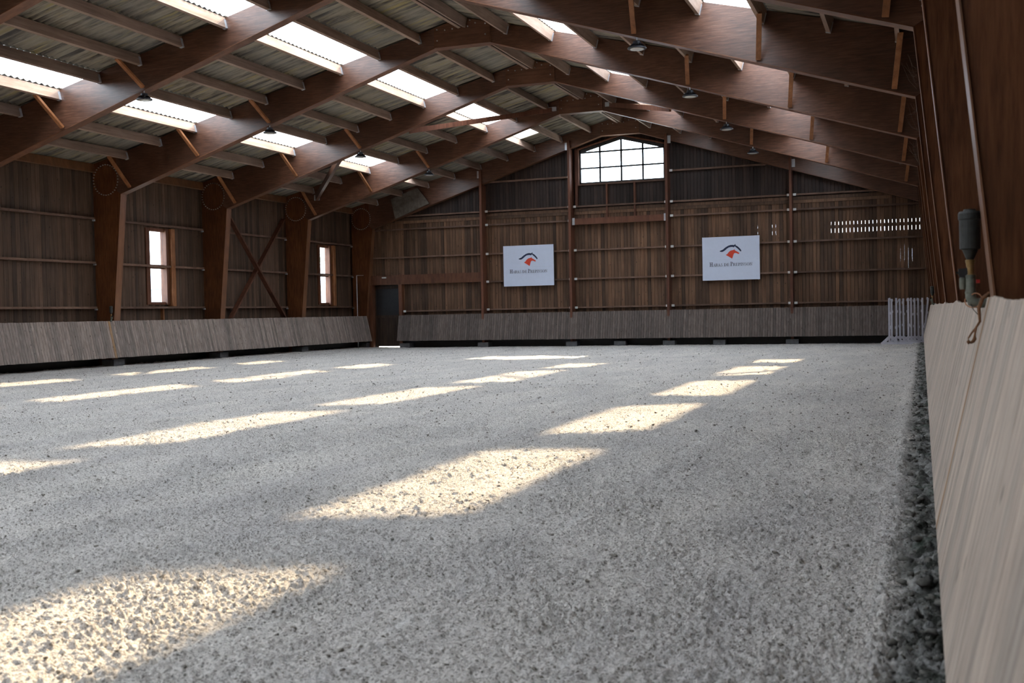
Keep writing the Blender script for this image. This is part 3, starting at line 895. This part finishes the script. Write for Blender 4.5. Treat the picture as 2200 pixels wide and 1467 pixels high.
for k in range(0, 8):
    ya, yb = FY[k + 1] + FT, FY[k]
    for j, px in enumerate(PX):
        for sgn in (-1, 1):
            wdt, dep = (0.075, 0.24)
            c_, s_ = math.cos(SLOPE), math.sin(SLOPE) * sgn
            # cross-section square to the roof slope
            tx, tz = sgn * px, ztop(px)
            q = [(-wdt / 2, 0), (wdt / 2, 0), (wdt / 2, -dep), (-wdt / 2, -dep)]
            poly = [(tx + a * c_ + b_ * s_, tz - a * s_ + b_ * c_) for a, b_ in q]
            p = MB().prism(poly, ya, yb).build('purlin', M['edge'] if j == 10 else M['purlin'], ceil)
            if 0 < j < 10:
                q = [(-wdt / 2 - 0.006, -0.05), (wdt / 2 + 0.006, -0.05), (wdt / 2 + 0.006, -dep - 0.006), (-wdt / 2 - 0.006, -dep - 0.006)]
                poly = [(tx + a * c_ + b_ * s_, tz - a * s_ + b_ * c_) for a, b_ in q]
                MB().prism(poly, yb - 0.07, yb - 0.001).build('purlin_bracket', M['steel'], p)

# ------------------------------------------------------------------ braces
yc, yd = FY[2], FY[1]
cb = tag(empty('cross_brace'), 'X shaped pair of timber braces on the left wall behind the third post', 'brace')
MB().bar((-11.15, yc + 0.9, 4.95), (-11.15, yd - 0.20, 0.9), 0.06, 0.17, (1, 0, 0)).build('diagonal', M['column'], cb)
MB().bar((-11.24, yd - 0.35, 4.85), (-11.24, yc + 0.85, 0.9), 0.06, 0.17, (1, 0, 0)).build('diagonal', M['column'], cb)
for sgn, side in ((-1, 'left'), (1, 'right')):
    s1 = tag(empty('roof_strut'), 'slanting timber wind strut under the %s roof slope beside the ridge' % side, 'strut', 'wind struts under the roof')
    MB().bar((sgn * 4.0, yc + FT + 0.02, 6.85), (sgn * 1.0, yd - 0.03, 8.02), 0.06, 0.15).build('strut_timber', M['column'], s1)
    MB().box(sgn * 1.0 - 0.16, sgn * 1.0 + 0.16, yd - 0.06, yd - 0.01, 7.97, 8.11).build('end_plate', M['steel'], s1)
    s2 = tag(empty('roof_strut'), 'slanting timber wind strut under the %s roof slope beside the eaves' % side, 'strut', 'wind struts under the roof')
    MB().bar((sgn * 6.35, yc + FT + 0.02, 6.28), (sgn * 10.0, yd - 0.06, 5.60), 0.10, 0.22).build('strut_timber', M['frame_h'], s2)
    MB().box(sgn * 10.0 - 0.10, sgn * 10.0 + 0.10, yd - 0.07, yd - 0.01, 5.50, 5.70).build('end_plate', M['steel'], s2)

# ------------------------------------------------------------------ loose panel on the back frame
tag(MB().prism([(-9.51, 5.96), (-8.32, 6.36), (-7.82, 5.71), (-9.32, 5.16)], 39.98, 40.04).build('plywood_panel', M['ply']), 'weathered plywood panel fixed high on the back left rafter', 'panel')

# ------------------------------------------------------------------ lamps
WH = ['nearest the viewer', 'second from the viewer', 'third from the viewer', 'farthest from the viewer']
def lamp(x, y, z, label):
    o = tag(empty('high_bay_lamp', (x, y, z)), label, 'lamp', 'high bay lamps under the rafters')
    MB().lathe([(0.055, 0.13), (0.075, 0.12), (0.08, 0.05), (0.10, 0.035), (0.165, 0.012), (0.175, 0.0), (0.175, -0.016), (0.165, -0.02)], n=28).build('housing', M['lamp'], o, smooth=False)
    MB().lathe([(0.128, -0.019), (0.130, -0.026), (0.10, -0.032), (0.0005, -0.034)], n=28).build('lens', M['lens'], o)
    MB().tube([(0, 0, 0.12), (0, 0, 0.207)], 0.012).build('hook', M['steel'], o)
    fins = MB()
    for j in range(16):
        a = 2 * math.pi * j / 16
        fins.bar((0.07 * math.cos(a), 0.07 * math.sin(a), 0.07), (0.13 * math.cos(a), 0.13 * math.sin(a), 0.028), 0.006, 0.03)
    tag(fins.build('cooling_fins', M['lamp'], o), kind='stuff')
for j in range(4):
    yk = FY[4 - j]
    lamp(5.58, yk + 0.03, 6.145, 'round black high bay lamp under the right rafters, ' + WH[j])
    lamp(-5.56, yk + 0.03, 6.16, 'round black high bay lamp under the left rafters, ' + WH[j])

# ------------------------------------------------------------------ signs
NAVY = [(0.308, 0.676), (0.363, 0.705), (0.406, 0.751), (0.455, 0.788), (0.498, 0.805), (0.534, 0.805), (0.561, 0.798), (0.585, 0.829), (0.586, 0.794), (0.619, 0.771), (0.655, 0.726), (0.682, 0.68), (0.684, 0.656), (0.672, 0.645), (0.648, 0.682), (0.612, 0.728), (0.582, 0.759), (0.577, 0.775), (0.568, 0.761), (0.555, 0.746), (0.543, 0.756), (0.509, 0.758), (0.467, 0.749), (0.43, 0.717), (0.393, 0.676), (0.356, 0.652), (0.313, 0.658)]
RED = [(0.413, 0.585), (0.44, 0.599), (0.465, 0.643), (0.496, 0.674), (0.545, 0.687), (0.567, 0.705), (0.574, 0.677), (0.605, 0.655), (0.647, 0.618), (0.65, 0.601), (0.631, 0.591), (0.611, 0.608), (0.58, 0.618), (0.558, 0.608), (0.546, 0.575), (0.537, 0.535), (0.524, 0.488), (0.476, 0.53), (0.428, 0.568)]

def arc(cx, cy, rx, ry, a0, a1, t0, t1, n=14):
    """crescent stroke whose width swells where the curve is steep"""
    o, i_ = [], []
    for j in range(n + 1):
        a = R(a0 + (a1 - a0) * j / n)
        c, s_ = math.cos(a), math.sin(a)
        w = t0 + (t1 - t0) * abs(c) ** 1.5
        o.append((cx + rx * c, cy + ry * s_)); i_.append((cx + (rx - w) * c, cy + (ry - t0) * s_))
    return [[o[j], o[j + 1], i_[j + 1], i_[j]] for j in range(n)]

def glyph(ch):
    K, TH, SH = 0.20, 0.08, 0.075     # thick stem, thin stroke, serif height (unit box, x scaled to the letter width)
    def stem(x, w=K): return [[(x, 0), (x + w, 0), (x + w, 1), (x, 1)]]
    def ser(x0, x1, y): return [[(x0, y), (x1, y), (x1, y + SH), (x0, y + SH)]]
    if ch == 'H':
        return stem(.14) + stem(.69) + [[(.2, .47), (.8, .47), (.8, .53), (.2, .53)]] + ser(0, .42, 0) + ser(0, .42, 1 - SH) + ser(.56, 1, 0) + ser(.56, 1, 1 - SH)
    if ch == 'A':
        return [[(.12, 0), (.2, 0), (.52, .92), (.47, 1)], [(.70, 0), (.90, 0), (.55, 1), (.45, 1)], [(.28, .30), (.74, .30), (.72, .36), (.30, .36)]] + ser(0, .32, 0) + ser(.58, 1, 0)
    if ch == 'I': return stem(.3, .4) + ser(0, 1, 0) + ser(0, 1, 1 - SH)
    if ch == 'E':
        return stem(.16, .22) + [[(.16, 0), (.9, 0), (.98, .22), (.92, .22), (.84, .06), (.16, .06)], [(.16, .94), (.82, .94), (.9, .8), (.95, .8), (.92, 1), (.16, 1)], [(.3, .48), (.72, .48), (.72, .54), (.3, .54)], [(.68, .38), (.74, .38), (.74, .64), (.68, .64)]] + ser(0, .4, 0) + ser(0, .4, 1 - SH)
    if ch == 'P': return stem(.16, .22) + arc(.45, .74, .5, .26, -90, 90, .055, .24) + [[(.2, .945), (.46, .945), (.46, 1), (.2, 1)], [(.3, .48), (.46, .48), (.46, .535), (.3, .535)]] + ser(0, .56, 0) + ser(0, .4, 1 - SH)
    if ch == 'R': return stem(.14, .2) + arc(.42, .755, .42, .245, -90, 90, .055, .2) + [[(.2, .945), (.43, .945), (.43, 1), (.2, 1)], [(.25, .51), (.43, .51), (.43, .565), (.25, .565)], [(.42, .53), (.58, .53), (.98, .04), (.98, 0), (.82, 0)]] + ser(0, .46, 0) + ser(0, .4, 1 - SH) + ser(.84, 1.02, 0)
    if ch == 'D': return stem(.14, .19) + arc(.4, .5, .56, .5, -90, 90, .055, .2, 18) + [[(.2, .945), (.41, .945), (.41, 1), (.2, 1)], [(.2, 0), (.41, 0), (.41, .055), (.2, .055)]] + ser(0, .4, 0) + ser(0, .4, 1 - SH)
    if ch == 'O': return arc(.5, .5, .5, .52, 0, 360, .055, .19, 28)
    if ch == 'N': return stem(.14, .075) + stem(.79, .075) + [[(.12, 1), (.30, 1), (.865, 0), (.80, 0)]] + ser(0, .32, 0) + ser(0, .2, 1 - SH) + ser(.66, 1, 1 - SH)
    if ch == 'S':
        return arc(.52, .76, .40, .25, 30, 270, .06, .2, 16) + arc(.48, .255, .44, .27, -150, 90, .06, .22, 16) + [[(.84, .72), (.9, .72), (.9, .98), (.85, .98)], [(.06, .02), (.11, .02), (.13, .3), (.06, .3)]]
TEXT = [('H', 330, 425, 1), ('A', 436, 508, 0), ('R', 506, 578, 0), ('A', 572, 645, 0), ('S', 655, 706, 0), ('D', 748, 828, 0), ('E', 836, 892, 0),
        ('P', 930, 1005, 1), ('R', 1010, 1080, 0), ('E', 1088, 1144, 0), ('P', 1153, 1216, 0), ('I', 1222, 1252, 0), ('N', 1258, 1328, 0), ('S', 1338, 1390, 0), ('O', 1398, 1472, 0), ('N', 1480, 1554, 0)]
def sign(cx, label):
    w, h, z0, y = 2.06, 1.57, 2.325, 40.20
    o = tag(empty('wall_sign', (cx, y, z0)), label, 'sign', 'white signs on the back wall')
    MB().box(-w / 2, w / 2, 0.0, 0.02, 0, h).build('panel', M['sign'], o)
    MB().box(-w / 2 + 0.004, w / 2 - 0.004, 0.02, 0.10, 0.004, h - 0.004).build('panel_edge', M['sign_edge'], o)
    P = lambda u, v: ((u - 0.5) * w, v * h)
    def flat(name, polys, m, d):
        b = MB()
        for p in polys:
            b.add([(*P(*q), )[:1] + (-d,) + (P(*q)[1],) for q in p], [tuple(range(len(p)))])
        return b.build(name, m, o)
    tag(flat('horse_swoosh', [NAVY], M['navy'], 0.004), 'navy horse head outline of the emblem')
    tag(flat('horse_head', [RED], M['red'], 0.004), 'red horse head of the emblem')
    flat('rule_line', [[(0.17, 0.468), (0.97, 0.464), (0.97, 0.466), (0.17, 0.470)]], M['rule'], 0.003)
    polys = []
    for ch, a, b_, cap in TEXT:
        u0, u1 = (a - 125) / 1640, (b_ - 125) / 1640
        hh = 0.094 if cap else 0.066
        for p in glyph(ch):
            polys.append([(u0 + q[0] * (u1 - u0), 0.321 + q[1] * hh) for q in p])
    tag(flat('lettering', polys, M['ink'], 0.005), 'dark serif lettering HARAS DE PREPINSON', kind='stuff')
sign(-3.76, 'white sign with horse emblem left of the gable window')
sign(4.02, 'white sign with horse emblem right of the gable window')

# ------------------------------------------------------------------ small fixtures at the back
em = tag(empty('emergency_light', (-10.0, 40.2, 2.80)), 'small white emergency light over the back left door', 'emergency light')
MB().box(-0.085, 0.085, -0.03, 0.04, 0.0, 0.055).build('case', M['white_cap'], em)
MB().box(-0.075, 0.075, -0.045, -0.03, 0.005, 0.045).build('diffuser', M['lens'], em)
wp = tag(empty('pipe_stand', (-10.9, 39.55, 1.0)), 'thin pale pipe rising behind the left kickboard end', 'pipe')
MB().tube([(0, 0, -0.95), (0, 0, 1.92)], 0.018).build('upright_pipe', M['steel'], wp)
MB().tube([(0, 0, 1.93), (0.02, 0.65, 1.95)], 0.012).build('branch_pipe', M['steel'], wp)

# ------------------------------------------------------------------ jump stands
ORD = ['first and leftmost', 'second', 'third', 'fourth', 'fifth', 'sixth', 'seventh', 'eighth', 'ninth', 'tenth']
ST = [(9.46, 38.80, 0.27, 0), (9.525, 39.32, 0.26, 0), (9.685, 38.98, 0.26, 0), (9.785, 39.42, 0.26, 0), (9.905, 39.12, 0.26, 0), (10.06, 38.66, 0.28, 0),
      (10.15, 38.90, 0.26, 0), (10.255, 39.10, 0.26, 0), (10.37, 39.30, 0.25, 0), (10.50, 39.0, 0.25, 0)]
def stand(x, y, fw, tilt, label, seed):
    rn = random.Random(seed)
    o = tag(empty('jump_stand', (x, y, -0.01)), label, 'jump stand', 'white jump stands in the back right corner')
    o.rotation_euler = (0, tilt, 0)
    MB().box(-0.030, 0.030, -0.03, 0.03, 0.0, 1.51 + rn.uniform(0, 0.03)).build('upright', M['white_paint'], o)
    MB().box(-fw, fw, -0.095, -0.03, 0.0, 0.065).build('foot_bar', M['white_paint'], o)
    MB().box(-0.03, 0.03, -0.03, 0.26, 0.0, 0.06).build('foot_bar', M['white_paint'], o)
    for s_ in (-1, 1):
        MB().bar((s_ * 0.02, -0.055, 0.25), (s_ * (fw - 0.04), -0.055, 0.05), 0.035, 0.05).build('foot_brace', M['white_paint'], o)
    for z in (0.58, 1.02, 1.42):
        s_ = rn.choice((-1, 1))
        z += rn.uniform(-0.08, 0.05)
        MB().box(min(0, s_ * 0.048), max(0, s_ * 0.048), -0.024, 0.024, z, z + 0.08).build('pole_cup', M['white_paint'], o)
for j, (x, y, fw, t) in enumerate(ST):
    stand(x, y, fw, t, 'white wooden jump stand, %s of the upright row in the back right corner' % ORD[j], j)
stand(10.53, 39.22, 0.20, 0.10, 'white wooden jump stand leaning right against the pale kickboard', 33)

# ------------------------------------------------------------------ sprinklers
def sprinkler(x, y, z, sgn, label, rope):
    o = tag(empty('sprinkler', (x, y, z)), label, 'sprinkler', 'sprinklers on top of the kickboards')
    MB().lathe([(0.012, 0.185), (0.020, 0.20), (0.030, 0.225), (0.034, 0.235), (0.045, 0.24), (0.046, 0.37), (0.050, 0.375), (0.0505, 0.40), (0.045, 0.41), (0.028, 0.412), (0.026, 0.420), (0.002, 0.421)], n=24).build('sprinkler_head', M['sprink_dark'], o, smooth=False)
    MB().lathe([(0.020, 0.175), (0.021, 0.188), (0.018, 0.19), (0.018, 0.16), (0.016, 0.158), (0.016, 0.125), (0.019, 0.122), (0.019, 0.112)], n=16).build('brass_fitting', M['brass'], o)
    MB().lathe([(0.022, 0.120), (0.022, 0.106), (0.019, 0.104), (0.021, 0.100), (0.022, 0.045), (0.0235, 0.042), (0.0235, 0.034), (0.020, 0.032)], n=16).build('riser_pipe', M['sprink_grey'], o, smooth=False)
    MB().tube([(0, 0, 0.045), (0, 0, 0.02), (sgn * 0.008, 0, -0.002), (sgn * 0.030, 0.002, -0.010), (sgn * 0.09, 0.004, -0.010), (sgn * 0.14, 0.004, -0.010)], [0.022, 0.023, 0.025, 0.024, 0.019, 0.019], 14).build('elbow_pipe', M['sprink_grey'], o, smooth=True)
    vl = MB().lathe([(0.011, -0.035), (0.013, -0.02), (0.013, 0.015), (0.008, 0.02)], (-sgn * 0.034, 0, 0.09), 12).build('drain_valve', M['sprink_grey'], o)
    MB().bar((-sgn * 0.012, 0, 0.135), (-sgn * 0.050, 0, 0.132), 0.022, 0.034).bar((-sgn * 0.034, 0, 0.11), (-sgn * 0.034, 0, 0.15), 0.02, 0.022).bar((-sgn * 0.046, 0, 0.128), (-sgn * 0.060, 0, 0.134), 0.016, 0.010).build('valve_lever', M['black'], o)
    MB().box(sgn * 0.032 - 0.008, sgn * 0.032 + 0.008, -0.01, 0.01, 0.082, 0.098).build('red_tap', M['redplast'], o)
    return o
sprinkler(10.69, 5.47, 1.283, 1, 'weathered grey sprinkler head standing on the right kickboard nearby', True)
sprinkler(-10.735, 24.92, 1.285, -1, 'dark sprinkler head on the left kickboard beside a wall post', False)
sprinkler(10.72, 27.9, 1.30, 1, 'small dark sprinkler head far along the right kickboard', False)

rp = tag(empty('rope', (10.73, 5.36, 1.27)), 'frayed brown rope looped over the right kickboard below the sprinkler', 'rope')
def kx(z): return 10.53 + (z - 0.262) * 0.2228 - 0.012      # in front of the right board
RY = 5.41
pts = [(10.80, 5.46, 1.31), (10.765, RY, 1.315), (10.738, RY, 1.295), (10.722, RY, 1.25), (10.726, RY, 1.19), (10.708, RY, 1.16), (10.690, RY, 1.137), (10.677, RY, 1.115), (10.676, RY, 1.100), (10.683, RY, 1.092)]
o1 = MB().tube(pts, [0.008, 0.010, 0.009, 0.008, 0.006, 0.0045, 0.004, 0.004, 0.008, 0.009], 8).build('rope_strand', M['rope'], None, smooth=True)
pts2 = [(10.712, RY, 1.165), (10.706, RY - 0.01, 1.145), (10.703, RY - 0.01, 1.125), (10.703, RY - 0.01, 1.112), (10.696, RY - 0.005, 1.100), (10.685, RY, 1.094)]
o2 = MB().tube(pts2, [0.004, 0.005, 0.005, 0.009, 0.008, 0.006], 8).build('rope_end', M['rope'], None, smooth=True)
for o in (o1, o2):
    o.parent = rp; o.matrix_parent_inverse = Matrix.Translation(rp.location).inverted()
tw = tag(empty('twine', (10.68, 5.50, 1.28)), 'thin orange twine tangled round the foot of the sprinkler', 'twine')
tp = []
for j in range(26):
    a = j / 25 * 3.6 * math.pi
    tp.append((10.685 + 0.030 * math.cos(a) + 0.04 * j / 25, 5.455 + 0.02 * math.sin(a * 0.7), 1.275 + 0.030 * math.sin(a) + 0.02 * j / 25))
t1 = MB().tube(tp, 0.0028, 6).build('twine_strand', M['twine'], None, smooth=True)
t2 = MB().tube([(10.69, 5.45, 1.27), (10.70, 5.45, 1.245), (10.716, 5.44, 1.225), (10.728, 5.43, 1.212)], 0.0018, 6).build('twine_end', M['black'], None)
for o in (t1, t2):
    o.parent = tw; o.matrix_parent_inverse = Matrix.Translation(tw.location).inverted()

# ------------------------------------------------------------------ cobwebs in the right haunches
CW = ['nearest the viewer', 'second from the viewer', 'third from the viewer']
for j, k in enumerate((4, 3, 2)):
    rn = random.Random(50 + j)
    b = MB()
    yb = FY[k]
    for q in range(9):
        a = Vector((10.18 + rn.uniform(0, 0.2), yb - rn.uniform(0.0, 0.25), 5.45 + rn.uniform(-0.35, 0.1)))
        c = Vector((10.44, yb - rn.uniform(0.0, 0.2), 4.95 + rn.uniform(-0.1, 0.5)))
        mid = (a + c) / 2 + Vector((0, 0, -rn.uniform(0.02, 0.10)))
        b.tube([a, mid, c], 0.0014, 3, caps=False)
    tag(b.build('cobweb', M['web']), 'dusty cobweb under the right rafter corner, ' + CW[j], 'cobweb', 'cobwebs in the right roof corners', 'stuff')

# ------------------------------------------------------------------ outside, seen through the panes
tag(MB().box(-160, 140, -80, 200, -0.4, -0.16).build('yard_ground', M['outside']), 'pale gravel yard outside the hall', kind='structure')
bd = tag(empty('outbuilding', (-30, 52, 0)), 'pale outbuilding with low pitched roof seen through the nearer side window', 'building')
MB().box(-7, 7, -6, 6, -0.2, 2.9).build('walls', M['render'], bd)
MB().prism([(-7.5, 2.85), (7.5, 2.85), (0, 4.9)], -6.5, 6.5).build('roof', M['slate'], bd)
fn = tag(empty('slat_fence', (-23, 43, 0)), 'pale upright slat fence outside the nearer side window', 'fence')
for j in range(40):
    MB().box(-5 + j * 0.25, -5 + j * 0.25 + 0.2, -0.02, 0.02, -0.2, 1.9).build('slat', M['render'], fn)
MB().box(-5, 5, 0.02, 0.06, 1.5, 1.6).build('fence_rail', M['render'], fn)
def tree(x, y, h, r, label, seed):
    rn = np.random.default_rng(seed)
    o = tag(empty('tree', (x, y, -0.2)), label, 'tree', 'trees outside the side windows')
    MB().tube([(0, 0, 0), (0.1, 0, h * 0.45), (0, 0.1, h * 0.8)], [0.22, 0.15, 0.05], 8).build('trunk', M['bark'], o)
    n = 1100
    p = rn.normal(size=(n, 3)); p /= np.linalg.norm(p, axis=1)[:, None]
    p *= (rn.random(n) ** 0.4)[:, None] * np.array([r, r, h * 0.33]); p[:, 2] += h * 0.66
    d1, d2 = rn.normal(size=(n, 3)) * 0.16, rn.normal(size=(n, 3)) * 0.16
    V = np.stack([p, p + d1, p + d2], 1).reshape(-1, 3)
    link('foliage', np_mesh('foliage', V, np.arange(n * 3).reshape(-1, 3), M['leaf'], False), o)
tree(-37, 74, 9, 3.4, 'leafy tree beyond the far left side window', 1)
tree(-44, 92, 11, 4.0, 'taller leafy tree behind, beyond the far left side window', 2)
